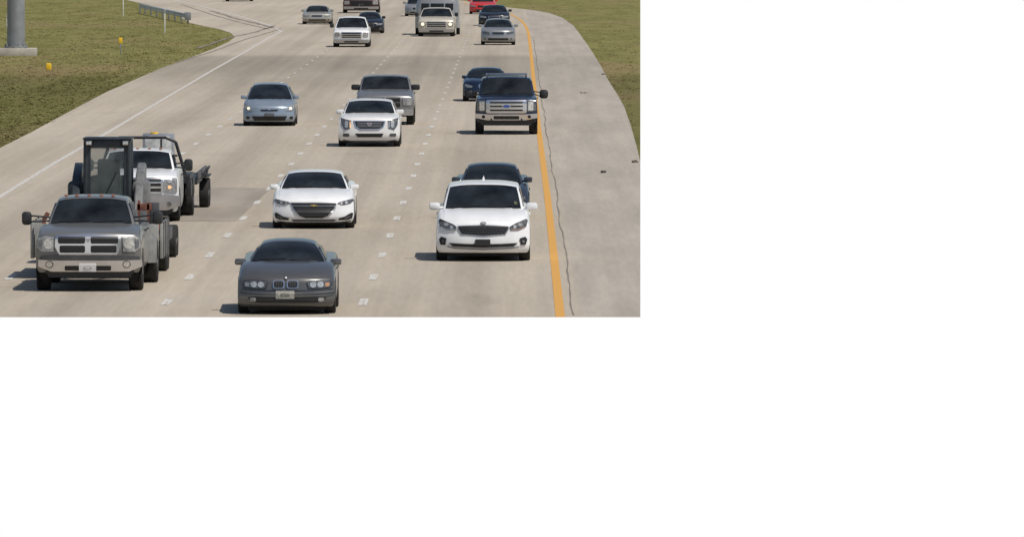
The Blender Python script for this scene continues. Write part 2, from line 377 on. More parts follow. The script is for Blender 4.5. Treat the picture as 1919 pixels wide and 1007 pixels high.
# 3 white minivan
v = Veh('minivan', 'white minivan with wide honeycomb grille beside the yellow line', 'minivan', P_WHITE, 905.5, 489, 87.5, 474, 417, 393, 338, 72.5, 62, L=5.1, wbase=3.06, bow=.27, cowl=1.15, wst=1.95, rend=4.6, rbase=4.95, deck=1.12, tr=.35, tw=.235)
g, = v.patch('grille', [(858, 423), (906, 421.2), (954, 423), (955, 428), (948, 439.5), (906, 442.5), (864, 439.5), (857, 428)], SATIN, .02)
v.patch('grille_mesh', [(860, 424.2), (906, 422.5), (952, 424.2), (952.8, 428), (946.7, 438.4), (906, 441.3), (865.3, 438.4), (859.2, 428)], DARK, .026, parent=g)
for k in range(14):
    x = 866 + k*6.1
    for y in (426.5, 430.9, 435.3): v.patch('honeycomb', ell(x + (3 if y == 430.9 else 0), y+.6, 1.3, 1.0, 6), GREYP, .032, parent=g)
v.patch('emblem', ell(906, 417.8, 6, 2.2), SATIN, .05)
for sg in (-1, 1):
    X = lambda a: 905.5 + sg*a
    h, = v.patch('headlight', [(X(50), 425), (X(57), 420), (X(68), 416), (X(81), 410.5), (X(84), 414), (X(81), 425), (X(68), 431.5), (X(51), 431.5)], LENSD, .018)
    v.patch('lamp', ell(X(59.5), 426, 3.2), BULB, .028, parent=h); v.patch('lamp', rr(X(65), 418.5, X(74), 424.5, 2.5), LENS, .028, parent=h)
    v.patch('running_light', [(X(52), 429.8), (X(66), 429.8), (X(79), 424.5), (X(79), 425.8), (X(66), 431), (X(52), 431)], AMBER if sg > 0 else BULB, .03, parent=h)
    d, = v.patch('fog_recess', [(X(69), 447), (X(79), 444), (X(83), 449), (X(80), 459), (X(71), 459.5)], DARK, .022)
    v.patch('fog_light', ell(X(75.5), 453, 2.6), LENSD, .03, parent=d)
v.patch('lower_intake', [(841, 455.5), (872, 457), (906, 457.5), (939, 457), (970, 455.5), (962, 462.3), (906, 464.6), (849, 462.3)], DARK, .018)
v.patch('intake_trim', [(838, 462), (853, 465), (906, 467.2), (958, 465), (973, 462), (973, 463), (958, 466.2), (906, 468.4), (853, 466.2), (838, 463)], GREYP, .022)
v.patch('plate_holder', rr(890.5, 448.5, 919, 459.5, 1.5), BLACK, .05)
v.mirrors(986.5, 380, 1007, 393.5, P_WHITE, d=1.35)
bm = bmesh.new(); q = [bm.verts.new(p) for p in ((-.035, 3.9, v.zr-.03), (.035, 3.9, v.zr-.03), (.03, 4.2, v.zr-.03), (-.03, 4.2, v.zr-.03))]; t = bm.verts.new((0, 4.15, v.zr+.085))
bm.faces.new(q)
for i in range(4): bm.faces.new((q[i], q[(i+1) % 4], t))
from_bm('antenna_fin', bm, P_WHITE, v.root)
n = Vector((0, -(v.zr-v.zc), v.wst-v.cowl)).normalized()*.03
gridpatch('windshield_sticker', [[v.WS(a, b)+n for a in (.78, .86)] for b in (.14, .24)], mat('dull_green_sticker', (.06, .075, .03), .6, var=.3, scale=12), v.root, (0, .01, -.01))

# 4 dark sedan hidden behind the minivan
v = Veh('sedan', 'dark slate sedan mostly hidden behind the white minivan', 'car', P_SLATE, 922, 412, 70, 400, 366, 346, 304, 56, 43, L=4.8, deck=1.0, bow=.34)
for sg in (-1, 1):
    X = lambda a: 922 + sg*a
    v.patch('headlight', [(X(40), 372), (X(62), 368), (X(64), 374), (X(46), 378)], LENSD, .018)
v.patch('grille', rr(898, 369, 946, 380), DARK, .02); v.patch('lower_intake', rr(880, 388, 964, 396), DARK, .02)
v.mirrors(982, 332, 998, 342, P_SLATE)

# 5 pale blue hatchback
v = Veh('hatchback', 'pale silver blue hatchback with lit headlights beside the left dashed line', 'car', P_BLUESIL, 505, 236, 48.5, 228, 199, 187, 154, 43, 32, L=4.5, bow=.32, cowl=.9, wst=2.0, rend=3.2, rbase=4.2, deck=1.05, tr=.32)
for sg in (-1, 1):
    X = lambda a: 505 + sg*a
    h, = v.patch('headlight', [(X(31), 207), (X(35), 202), (X(43), 197), (X(47.5), 194), (X(47.5), 204), (X(40), 208.5)], LENS, .02)
    v.patch('lit_lamp', ell(X(39.5), 203, 2.5, 2.5), LIT, .035, parent=h)
    v.patch('fog_light', rr(X(38), 218, X(44), 223.5), DARK, .022)
v.patch('grille', [(488, 205), (522, 205), (520, 207.6), (490, 207.6)], DARK, .02)
e, = v.patch('emblem', ell(505, 203.6, 4.2, 2.5), CHROME, .035); v.patch('emblem_oval', ell(505, 203.6, 1.8, 1.9), SATIN, .04, parent=e)
v.patch('lower_intake', [(472, 217.5), (538, 217.5), (534, 226), (476, 226)], DARK, .02)
v.patch('plate_holder', rr(496, 211.5, 514, 218, 1), GREYP, .04)
v.mirrors(549.5, 178.5, 560, 185.5, P_BLUESIL)

# 6 white crossover
v = Veh('crossover', 'white crossover with tall vertical headlights in front of the silver pickup', 'car', P_WHITE2, 692.5, 275, 57.5, 264, 222.5, 213, 184, 48, 39.5, L=4.8, bow=.2, rend=4.0, rbase=4.6, deck=1.1, tr=.36)
g, = v.patch('grille', [(662, 226), (723, 226), (719, 238), (711, 242.5), (674, 242.5), (666, 238)], CHROME, .02)
v.patch('grille_mesh', [(664.8, 227.6), (720.2, 227.6), (717, 237), (710, 241), (675, 241), (668, 237)], DARK, .026, parent=g)
for y in (230.5, 233.8, 237): v.patch('grille_slat', [(669, y-.45), (716, y-.45), (715, y+.45), (670, y+.45)], SATIN, .034, parent=g)
e, = v.patch('emblem', [(688, 229.5), (697, 229.5), (697, 233), (692.5, 237), (688, 233)], SATIN, .045); v.patch('emblem_shield', [(691, 231), (694, 231), (694, 232.6), (692.5, 234.4), (691, 232.6)], REDE, .05, parent=e)
v.patch('bumper_intake', [(666, 250), (719, 250), (715, 257), (670, 257)], DARK, .022)
v.patch('chin_trim', [(642, 262), (662, 264.5), (723, 264.5), (743, 262), (743, 263.5), (723, 266.5), (662, 266.5), (642, 263.5)], GREYP, .022)
for sg in (-1, 1):
    X = lambda a: 692.5 + sg*a
    h, = v.patch('headlight', [(X(34), 226), (X(46), 223), (X(54), 220.5), (X(52.5), 234), (X(47), 243), (X(37), 241)], LENSD, .02)
    v.patch('lamp', rr(X(40), 226.5, X(46.5), 239), BULB, .03, parent=h)
    v.patch('running_light', rr(X(35.6), 227.5, X(37.4), 239), LITO if sg < 0 else BULB, .034, parent=h)
    v.patch('fog_light', rr(X(38), 250, X(50), 256), GREYP, .022)
v.mirrors(741.5, 205, 756.5, 213.5, P_WHITE2)

# pickups -----------------------------------------------------------
def bed(v, a, b):
    box('cargo_bed', (-v.hw*.84, v.hw*.84, a, b, v.deck-.1, v.deck+v.crown+.006), DARK, v.root)
# 7 silver pickup behind crossover
v = Veh('pickup_truck', 'grey silver pickup truck with black towing mirrors directly behind the white crossover', 'truck', P_GUN, 722, 234, 54, 214, 180, 168, 139, 47, 41, L=5.8, wbase=3.6, bow=.14, rows=TRUCK_ROWS, truck=True, cowl=1.3, wst=1.85, rend=3.5, rbase=3.6, tr=.4, tw=.27)
bed(v, 3.75, 5.6)
g, = v.patch('grille', rr(692, 181, 752, 202, 3), P_GUN, .03)
for x0, x1 in ((694, 721), (723.5, 750)):
    for y0, y1 in ((182.3, 191), (192.4, 200.6)): v.patch('grille_opening', rr(x0, y0, x1, y1, 1.5), DARK, .036, parent=g)
v.patch('bumper', rr(669, 205, 775, 216, 3), SATIN, .1, .1)
for sg in (-1, 1):
    X = lambda a: 722 + sg*a
    v.patch('headlight', rr(X(33), 183, X(50), 197, 3), LENS, .03)
v.mirrors(770, 158, 787, 168.5, BLACK)

# 8 navy heavy pickup
v = Veh('pickup_truck', 'dark navy pickup truck with chrome grille and roof rack touching the yellow line', 'truck', P_NAVY, 949, 252, 58, 229, 186, 178, 141, 50, 43, L=6.0, wbase=3.9, bow=.12, rows=TRUCK_ROWS, truck=True, cowl=1.3, wst=1.85, rend=4.6, rbase=4.8, tr=.42, tw=.28)
g, = v.patch('grille', rr(911, 187, 987, 212, 3), CHROME, .03)
for y0, y1 in ((190.5, 193.5), (197.5, 200.5), (204.8, 208)): v.patch('grille_opening', rr(918, y0, 980, y1, 1.2), DARK, .036, parent=g)
e, = v.patch('emblem', ell(949, 199, 8, 3.6), CHROME, .055); v.patch('emblem_oval', ell(949, 199, 7, 2.8), BLUEE, .06, parent=e)
bp, = v.patch('bumper', [(891, 212.5), (915, 214), (983, 214), (1007, 212.5), (1007, 221), (985, 225), (913, 225), (891, 221)], CHROME, .12, .12)
v.patch('bumper_slot', rr(925, 217, 973, 223.5, 1.5), DARK, .13, .02, parent=bp)
v.patch('air_dam', [(895, 224), (1003, 224), (995, 235), (903, 235)], BLACK, .05)
for sg in (-1, 1):
    X = lambda a: 949 + sg*a
    h, = v.patch('headlight', [(X(39), 188), (X(54), 187), (X(56), 206), (X(48), 209), (X(39), 209)], LENSD, .03)
    v.patch('lamp', rr(X(41), 190, X(50.5), 207, 2), BULB, .036, parent=h)
    v.patch('fog_light', ell(X(43), 218.5, 3.2), DARK, .13, .02, parent=bp)
    v.patch('tow_hook', rr(X(27), 222, X(30), 230), BLACK, .14)
bm = bmesh.new(); zr = v.zr
for yy in (2.1, 2.9, 3.7, 4.4): bx(bm, -v.hr*.84, v.hr*.84, yy, yy+.08, zr+.025, zr+.06, .01)
for sg in (-1, 1):
    bx(bm, sg*v.hr*.82-.03, sg*v.hr*.82+.03, 1.95, 4.6, zr+.015, zr+.055, .01)
    for yy in (2.1, 3.2, 4.4): bx(bm, sg*v.hr*.81-.02, sg*v.hr*.81+.02, yy, yy+.06, zr-.08, zr+.02)
from_bm('roof_rack', bm, mat('blue_grey_rack', (.13, .16, .21), .4, .5, var=.1), v.root)
v.mirrors(1011, 168, 1027, 184.5, BLACK, tall=True)

# 9 dark blue sedan behind it
v = Veh('sedan', 'dark blue sedan half hidden behind the navy pickup with the roof rack', 'car', P_NAVY, 911, 190, 43.5, 181, 154, 146, 125, 37, 27, L=4.8, deck=1.02)
for sg in (-1, 1):
    X = lambda a: 911 + sg*a
    v.patch('headlight', [(X(25), 161), (X(38), 157), (X(41), 160), (X(36), 164), (X(27), 164)], LENS, .02)
    v.patch('fog_light', ell(X(33), 173, 2), LENSD, .022)
v.patch('grille', rr(897, 157.5, 925, 165, 2), CHROME, .02); v.patch('grille_mesh', rr(899, 159, 923, 163.5, 1.5), DARK, .026); v.patch('lower_intake', rr(888, 171, 934, 178, 2), DARK, .02)
v.mirrors(949, 141, 957, 147, P_NAVY)

# 10 nearest heavy pickup (dual rear wheels)
v = Veh('pickup_truck', 'pewter grey heavy pickup with crosshair grille towing the trailer with the loader', 'truck', P_PEWTER, 169, 545, 99, 511, 440, 421, 364, 80, 66, L=6.0, wbase=4.0, bow=.2, rows=TRUCK_ROWS, truck=True, cowl=1.3, wst=1.9, rend=3.5, rbase=3.6, tr=.4, tw=.27, deck=1.2)
bed(v, 3.75, 5.8)
g, = v.patch('grille', [(104, 441), (166, 438), (226, 441), (228, 462), (220, 478), (112, 478), (103, 462)], CHROME, .05)
for a in (0, 1):
    for y0, y1, k in ((443.5, 456.5, 0), (460, 473.5, 1)):
        x0, x1 = ((109+k*3, 160) if a == 0 else (170.5, 222-k*3))
        gg, = v.patch('grille_opening', rr(x0, y0, x1, y1, 3), DARK, .058, parent=g)
        for q in (.33, .66): v.patch('grille_slat', [(x0+2, lerp(y0, y1, q)-.3), (x1-2, lerp(y0, y1, q)-.3), (x1-2, lerp(y0, y1, q)+.3), (x0+2, lerp(y0, y1, q)+.3)], GREYP, .064, parent=g)
e, = v.patch('emblem', [(161, 443.5), (169.5, 443.5), (170.5, 448.5), (165.2, 455), (160, 448.5)], SATIN, .07)
for sg in (-1, 1):
    X = lambda a: 166 + sg*a
    h, = v.patch('headlight', [(X(64), 445), (X(80), 442.5), (X(96), 446), (X(97), 464), (X(88), 472), (X(65), 471)], LENS, .03)
    v.patch('lamp', ell(X(75), 457, 9.5, 10), BULB, .038, parent=h)
    v.patch('indicator', [(X(87), 449), (X(94.5), 451), (X(94.5), 464), (X(88), 467)], LENSD, .04, parent=h)
bp, = v.patch('bumper', [(72, 487), (100, 484), (236, 484), (265, 487), (266, 500), (242, 509), (96, 509), (72, 500)], CHROME, .13, .14)
v.patch('bumper_cap', [(75, 481), (100, 478.5), (236, 478.5), (261, 481), (263, 487), (236, 488), (100, 488), (74, 487)], GREYP, .135, .12)
v.patch('bumper_slot', rr(122, 498, 209, 507, 2), DARK, .138, .02, parent=bp)
for X in (93, 238):
    q, = v.patch('fog_light', ell(X, 495.5, 7.5, 7), GREYP, .14, .02); v.patch('lamp', ell(X, 495.5, 6, 5.5), BULB, .15, .02, parent=q)
p, = v.patch('number_plate', rr(149, 494, 181, 509, 1), PLATEW, .16, .02)
v.patch('plate_mark', ell(165, 501.5, 8, 3.2), SATIN, .164, .01, parent=p); v.patch('plate_mark', ell(165, 501.5, 6, 2), PLATEW, .168, .01, parent=p)
v.patch('air_dam', [(84, 508), (252, 508), (244, 520), (92, 520)], BLACK, .06)
for k, px in enumerate((124, 144, 167, 190, 212)):
    x, z = v.loc(px, 368, 2.0)
    box('roof_marker_light', (x-.035, x+.035, 2.02, 2.14, v.zr-.03, v.zr+.014), ORANGE, v.root, .012)
v.mirrors(286, 395.5, 305, 421, BLACK, tall=True, both=False); v.mirrors(40.5, 397, 59, 422, BLACK, tall=True, both=False)
FEND = mat('dull_fender', (.15, .147, .14), .6, var=.2)
for sg in (-1, 1):
    wheel(v.root, sg*(v.hw+.03), .85+4.0, .4, .24, sg)
    bm = bmesh.new()
    n_ = 14; rin, rout = .45, .50; A = []
    for k in range(n_+1):
        a = math.pi*k/n_
        A.append([bm.verts.new((sg*xx, 4.85+rr_*math.cos(a), .42+rr_*math.sin(a)*1.0)) for xx, rr_ in ((v.hw*.97, rout+.10), (v.hw+.10, rout+.02), (v.hw+.14, rin), (v.hw*.97, rin))])
    for k in range(n_):
        for j in range(4): bm.faces.new((A[k][j], A[k][(j+1) % 4], A[k+1][(j+1) % 4], A[k+1][j]))
    from_bm('rear_fender', bm, FEND, v.root)
DODGE = v
# 11 trailer behind it
Yt = DODGE.Yf + 6.6; Xt = -8.30
T = empty('flatbed_trailer', (Xt, Yt, 0), 'long pale grey flatbed trailer carrying the black skid steer loader', 'trailer')
L_ = 14.6; ZD = .60
box('front_deck', (-1.27, 1.27, 0, 5.4, .78, .90), WOOD, T, .01)
box('low_deck', (-1.0, .95, 5.4, L_, ZD-.12, ZD), WOOD, T, .01)
box('deck_step', (-1.0, .95, 5.34, 5.46, .5, .80), GREYP, T, .01)
for sg in (-1, 1):
    box('side_board', (sg*1.30-.03, sg*1.30+.03, 0, 3.4, .42, 1.13), TRGREY, T, .01)
    for k in range(4): box('stake', (sg*1.335-.015, sg*1.335+.015, .2+k*.95, .3+k*.95, .42, 1.16), GREYP, T)
    box('side_rail', (sg*1.30-.03, sg*1.30+.03, 3.4, 5.5, .66, .90), GREYP, T, .01)
    for yy in (4.3, 5.2): wheel(T, sg*1.14, yy, .36, .25, sg)
    for yy in (12.2, 13.1): wheel(T, sg*1.09 - .02, yy, .34, .22, sg)
box('front_board', (-1.25, 1.25, -.06, -.0, .45, 1.12), TRGREY, T, .01)
bm = bmesh.new(); tube(bm, (-.5, 0, .6), (0, -1.1, .6), .06); tube(bm, (.5, 0, .6), (0, -1.1, .6), .06); from_bm('drawbar', bm, GREYP, T)
# 12 skid steer loader
Ys = Yt + 7.6
def LX(px): return atY(px, 300, Ys).x
def LZ(py): return atY(200, py, Ys).z
xs0, xs1 = LX(156), LX(246); xc = (xs0+xs1)/2
K = empty('skid_steer_loader', (xc, Ys, ZD), 'black and grey skid steer loader with glazed cab riding on the pale grey trailer', 'loader')
zt = LZ(260)-ZD; hwc = (xs1-xs0)/2; zq = .82
bm = bmesh.new()
for sx in (-1, 1):
    tube(bm, (sx*(hwc-.045), .03, .5), (sx*(hwc-.06), .03, zt-.05), .055, 8)
    tube(bm, (sx*(hwc-.045), 1.08, .5), (sx*(hwc-.06), 1.08, zt-.05), .055, 8)
    tube(bm, (sx*(hwc-.055), .03, zt-.05), (sx*(hwc-.055), 1.08, zt-.05), .05, 8)
bx(bm, -hwc+.03, hwc-.03, -.01, .06, zt-.15, zt-.02, .02); bx(bm, -hwc, hwc, 0, .06, .50, zq, .01)
bx(bm, -hwc+.03, hwc-.03, 1.05, 1.12, zt-.16, zt-.02, .02); bx(bm, -hwc+.03, hwc-.03, 1.05, 1.12, .5, 1.15, .02)
from_bm('cab_frame', bm, LOADERD, K)
box('cab_roof', (-hwc-.01, hwc+.01, -.05, 1.16, zt-.03, zt+.02), LOADERD, K, .02)
gg = box('front_glass', (-hwc+.14, hwc-.14, .02, .035, zq+.04, zt-.18), GLASSG, K)
bm = bmesh.new()
for a in (-1, 1): bx(bm, a*(hwc-.125)-.03, a*(hwc-.125)+.03, .0, .045, zq, zt-.14)
bx(bm, -hwc+.11, hwc-.11, .001, .044, zq, zq+.06); bx(bm, -hwc+.11, hwc-.11, .001, .044, zt-.2, zt-.14)
from_bm('door_frame', bm, LOADERD, gg)
bm = bmesh.new(); tube(bm, (-.02, -.01, zq+.1), (.20, -.01, zq+.55), .014); from_bm('window_wiper', bm, LOADERD, K)
bm = bmesh.new(); bx(bm, -.24, .24, .75, .90, .85, 1.62, .06); bx(bm, -.24, .24, .4, .85, .72, .88, .04); from_bm('seat', bm, SEATM, K)
for sx in (-1, 1):
    bm = bmesh.new(); tube(bm, (sx*.3, .35, .7), (sx*.3, .3, 1.18), .025); bx(bm, sx*.3-.035, sx*.3+.035, .25, .35, 1.15, 1.28, .015); from_bm('control_lever', bm, LOADERD, K)
    bm = bmesh.new()
    for k in range(5): bx(bm, sx*(hwc-.04)-.012, sx*(hwc-.04)+.012, .17+k*.18, .19+k*.18, .6, zt-.1)
    for k in range(5): bx(bm, sx*(hwc-.04)-.01, sx*(hwc-.04)+.01, .07, 1.06, .85+k*.24, .865+k*.24)
    from_bm('side_screen', bm, LOADERD, K)
    o = box('work_light', (sx*(hwc-.12)-.08, sx*(hwc-.12)+.08, -.12, -.02, zt-.15, zt-.03), BLACK, K, .02)
    box('lamp', (sx*(hwc-.12)-.055, sx*(hwc-.12)+.055, -.126, -.11, zt-.13, zt-.05), BULB, o, .005)
    bm = bmesh.new(); a0, a1 = sorted((sx*(hwc+.07), sx*(hwc+.25)))
    side = [(1.7, .55), (1.9, 1.45), (1.6, 1.52), (.5, 1.28), (-.25, .82), (-.62, .18), (-.40, .1), (-.05, .52), (.5, .94), (1.45, 1.2), (1.45, .55)]
    A = [bm.verts.new((a0, y, z)) for y, z in side]; B = [bm.verts.new((a1, y, z)) for y, z in side]
    bm.faces.new(A); bm.faces.new(list(reversed(B)))
    for i in range(len(side)): j = (i+1) % len(side); bm.faces.new((A[i], A[j], B[j], B[i]))
    o = from_bm('lift_arm', bm, LOADER if sx > 0 else LOADERD, K)
    bv = o.modifiers.new('bevel', 'BEVEL'); bv.width = .03; bv.segments = 2
    bm = bmesh.new(); tube(bm, (sx*(hwc+.16), 1.2, .6), (sx*(hwc+.16), .1, 1.0), .045); from_bm('hydraulic_cylinder', bm, SATIN, K)
    bm = bmesh.new(); prof = [(-.25, .08), (-.1, 0), (1.5, 0), (1.68, .12), (1.7, .3), (1.4, .6), (.1, .55), (-.25, .3)]
    t0, t1 = sorted((sx*(hwc-.03), sx*(hwc+.33)))
    A = [bm.verts.new((t0, y, z)) for y, z in prof]; B = [bm.verts.new((t1, y, z)) for y, z in prof]
    bm.faces.new(A); bm.faces.new(list(reversed(B)))
    for i in range(8): j = (i+1) % 8; bm.faces.new((A[i], A[j], B[j], B[i]))
    for k in range(14): bx(bm, t0+.01, t1-.01, -.25+k*.13, -.19+k*.13, -.0, .02)
    from_bm('track', bm, TYRE, K)
    box('side_housing', (*sorted((sx*(hwc+.0), sx*(hwc+.34))), .2, 1.7, .62, 1.16), LOADER if sx > 0 else LOADERD, K, .08)
box('chassis', (-hwc, hwc, .05, 1.9, .12, .7), LOADERD, K, .03)
box('engine_housing', (-hwc+.04, hwc-.04, 1.2, 2.0, .5, 1.25), LOADERD, K, .10)
bm = bmesh.new(); bk = [(-.55, .02), (-1.15, .0), (-1.15, .03), (-.62, .1), (-.55, .6), (-.5, .6)]
A = [bm.verts.new((-.85, y, z)) for y, z in bk]; B = [bm.verts.new((.85, y, z)) for y, z in bk]; bm.faces.new(A); bm.faces.new(list(reversed(B)))
for i in range(len(bk)): j = (i+1) % len(bk); bm.faces.new((A[i], A[j], B[j], B[i]))
from_bm('bucket', bm, LOADER, K)
# items on the trailer deck
def itemAt(px, Y): return atY(px, 300, Y).x
Yi = Yt + 2.4
x0, x1 = itemAt(256, Yi), itemAt(299, Yi)
o = empty('rusty_attachment', ((x0+x1)/2, Yi, .9), 'rust red steel attachment lying on the trailer right of the pickup cab', 'equipment')
w_ = (x1-x0)/2
bm = bmesh.new(); bx(bm, -w_, w_, 0, .5, 0, .12, .02); bx(bm, -w_*.9, -w_*.7, 0, .1, .1, .62); bx(bm, -w_*.1, w_*.1, 0, .1, .1, .58); bx(bm, -w_, w_*.3, 0, .08, .42, .56, .01); from_bm('frame', bm, RUST, o)
box('plate', (-w_*.1, w_*.95, .12, .18, .12, .58), GREYP, o, .02)
o = empty('orange_jack', (itemAt(81, Yi+1), Yi+1, .9), 'small orange red jack stand left of the grey pickup cab', 'equipment')
bm = bmesh.new(); tube(bm, (-.05, 0, .1), (.1, 0, .34), .045); from_bm('lever', bm, RUST, o); box('base', (-.12, .06, -.1, .1, 0, .14), RUST, o, .02)

# 13 white flatbed truck behind
v = Veh('pickup_truck', 'white heavy pickup with chrome grille and black rack partly hidden behind the skid steer loader', 'truck', P_WHITE, 258, 415, 79, 397, 331, 318, 277, 66, 58, L=3.9, wbase=4.2, bow=.2, rows=TRUCK_ROWS, truck=True, cowl=1.25, wst=1.85, rend=3.4, rbase=3.5, tr=.4, tw=.27)
g, = v.patch('grille', rr(212, 332, 306, 363, 4), CHROME, .04)
for y0, y1 in ((335, 340), (343.5, 349), (353, 359)): v.patch('grille_opening', rr(216, y0, 302, y1, 1.5), DARK, .047, parent=g)
v.patch('emblem', [(248, 343), (254, 343), (255, 341.5), (261, 341.5), (262, 343), (268, 343), (267, 348), (262, 348), (261, 349.5), (255, 349.5), (254, 348), (249, 348)], GOLD, .06)
for sg in (-1, 1):
    X = lambda a: 258 + sg*a
    h, = v.patch('headlight', rr(X(50), 333, X(74), 362, 4), LENS, .03); v.patch('lit_lamp', ell(X(60), 351, 3.6), LITO, .04, parent=h); v.patch('lamp', ell(X(60), 339, 4.5), BULB, .04, parent=h)
    q, = v.patch('fog_light', ell(X(60), 382, 4), LENSD, .16, .02)
v.patch('bumper', [(182, 367), (208, 365), (308, 365), (336, 367), (336, 386), (314, 394), (202, 394), (182, 386)], SATIN, .14, .14)
v.patch('air_dam', [(190, 393), (326, 393), (318, 402), (198, 402)], BLACK, .08)
v.mirrors(345, 298, 361, 321, BLACK, tall=True)
for px in (215, 236, 258, 280, 301):
    x, z = v.loc(px, 280, 2.0); box('roof_marker_light', (x-.035, x+.035, 2.02, 2.12, v.zr-.03, v.zr+.014), ORANGE, v.root, .012)
box('flatbed', (-1.15, 1.15, 3.95, 6.6, .92, 1.04), BLACK, v.root, .01)
bm = bmesh.new()
for sg in (-1, 1):
    tube(bm, (sg*1.05, 4.05, 1.0), (sg*.80, 4.0, 1.84), .04); tube(bm, (sg*.80, 4.0, 1.84), (sg*.55, 4.0, 1.94), .035); tube(bm, (sg*.45, 4.05, 1.0), (sg*.45, 4.0, 1.9), .025)
tube(bm, (-.85, 4.0, 1.5), (.85, 4.0, 1.5), .025); tube(bm, (-.57, 4.0, 1.94), (.57, 4.0, 1.94), .035)
from_bm('headache_rack', bm, BLACK, v.root)
for sg in (-1, 1):
    wheel(v.root, sg*1.08, 5.05, .4, .25, sg)
    for a, b_ in ((3.95, 4.55), (5.6, 6.5)): box('tool_box', (sg*1.12-.06, sg*1.12+.06, a, b_, .5, .92), BLACK, v.root, .02)
V2 = v
Yk = v.Yf + 4.6
xa, xb = atY(268, 260, Yk).x, atY(324, 260, Yk).x
o = empty('water_tank', ((xa+xb)/2, Yk, 1.04), 'cloudy white plastic tank on the bed of the white heavy pickup', 'tank')
w_ = (xb-xa)/2; zt2 = atY(300, 252, Yk).z - 1.04
bm = bmesh.new(); bx(bm, -w_, w_, 0, 1.0, 0.02, zt2, .14); from_bm('shell', bm, TANK, o)
for k in range(5): box('strap', (-w_-.01, w_+.01, .05+k*.21, .09+k*.21, 0, zt2+.01), SATIN, o, .005)
bm = bmesh.new(); tube(bm, (-.1, .3, zt2), (-.1, .3, zt2+.05), .1); from_bm('cap', bm, YEL, o)
# second trailer behind it
Y3 = v.Yf + 7.4; X3 = v.X + .1
T = empty('utility_trailer', (X3, Y3, 0), 'low dark utility trailer towed by the white heavy pickup', 'trailer')
box('deck', (-1.12, 1.12, 0, 6.5, .70, .82), BLACK, T, .01)
for sg in (-1, 1):
    box('side_rail', (sg*1.12-.03, sg*1.12+.03, 0, 6.5, .82, 1.0), GREYP, T, .01)
    for yy in (4.0, 4.9): wheel(T, sg*1.16, yy, .37, .24, sg)
    box('mudguard', (sg*1.16-.14, sg*1.16+.14, 3.5, 5.4, .79, .83), BLACK, T, .01)
bm = bmesh.new()
xe = atY(390, 315, Y3+2.2).x - X3; ze = atY(392, 314, Y3+2.2).z; z0 = .8
tube(bm, (1.12, 2.2, z0), (xe, 2.2, ze), .03); tube(bm, (1.12, 3.2, z0), (xe, 3.2, ze), .03); tube(bm, (xe, 2.2, ze), (xe, 3.2, ze), .03)
for t in (.3, .6, .85): tube(bm, (lerp(1.12, xe, t), 2.2, lerp(z0, ze, t)), (lerp(1.12, xe, t), 3.2, lerp(z0, ze, t)), .02)
tube(bm, (xe, 2.2, ze), (xe-.05, 2.2, .78), .02); tube(bm, (1.1, 2.2, .95), (xe-.02, 2.2, .9), .02)
from_bm('folded_ramp', bm, GREYP, T)
bm = bmesh.new(); tube(bm, (-.4, 0, .6), (0, -.9, .6), .05); tube(bm, (.4, 0, .6), (0, -.9, .6), .05); from_bm('drawbar', bm, GREYP, T)

# far vehicles ---------------------------------------------------------
def generic(v, kind='sedan', lens=LENS, lit=False, grille=DARK, plate=None):
    hw = v.hw; zb, zl = v.zb, v.zl; H = zl-zb
    if kind == 'truck':
        g, = v.patch('grille', rr(-.58*hw, zb+.38*H, .58*hw, zb+.93*H, .06), grille, .03, local=True)
        for q in (.44, .6, .76):
            v.patch('grille_opening', rr(-.52*hw, zb+(q-.0)*H, .52*hw, zb+(q+.11)*H, .02), DARK, .037, local=True, parent=g)
        v.patch('bumper', rr(-.97*hw, zb+.02*H, .97*hw, zb+.3*H, .05), SATIN, .1, .12, local=True)
        v.patch('bumper_slot', rr(-.4*hw, zb+.04*H, .4*hw, zb+.16*H, .03), DARK, .112, .02, local=True)
        for sg in (-1, 1):
            h, = v.patch('headlight', rr(sg*.64*hw, zb+.52*H, sg*.93*hw, zb+.9*H, .05), lens, .03, local=True)
            if lit: v.patch('lit_lamp', ell(sg*.76*hw, zb+.7*H, .10), LIT, .045, local=True, parent=h)
    else:
        v.patch('grille', rr(-.38*hw, zb+.62*H, .38*hw, zb+.9*H, .05), grille, .02, local=True)
        v.patch('grille_mesh', rr(-.34*hw, zb+.66*H, .34*hw, zb+.86*H, .04), DARK, .026, local=True)
        v.patch('lower_intake', rr(-.6*hw, zb+.12*H, .6*hw, zb+.32*H, .04), DARK, .02, local=True)
        for sg in (-1, 1):
            h, = v.patch('headlight', [(sg*.5*hw, zb+.66*H), (sg*.9*hw, zb+.74*H), (sg*.94*hw, zb+.93*H), (sg*.8*hw, zb+.93*H), (sg*.52*hw, zb+.85*H)], lens, .02, local=True)
            if lit: v.patch('lit_lamp', ell(sg*.72*hw, zb+.8*H, .09), LIT, .035, local=True, parent=h)
            v.patch('fog_light', ell(sg*.78*hw, zb+.24*H, .06), LENSD, .022, local=True)
    if plate: v.patch('number_plate', rr(-.16, zb+.4*H, .16, zb+.57*H, .01), plate, .03, local=True)
    d = v.cowl+.3
    for sg in (-1, 1):
        a = sorted((sg*(v.hb+.06), sg*(v.hb+.28)))
        box('side_mirror', (a[0], a[1], d, d+.16, v.zc+.02, v.zc+(.18 if kind != 'truck' else .26)), v.pm if kind != 'truck' else BLACK, v.root, .04)
TK = dict(L=5.8, wbase=3.6, bow=.14, rows=TRUCK_ROWS, truck=True, cowl=1.3, wst=1.95, rend=3.5, rbase=3.6, tr=.4, tw=.27)
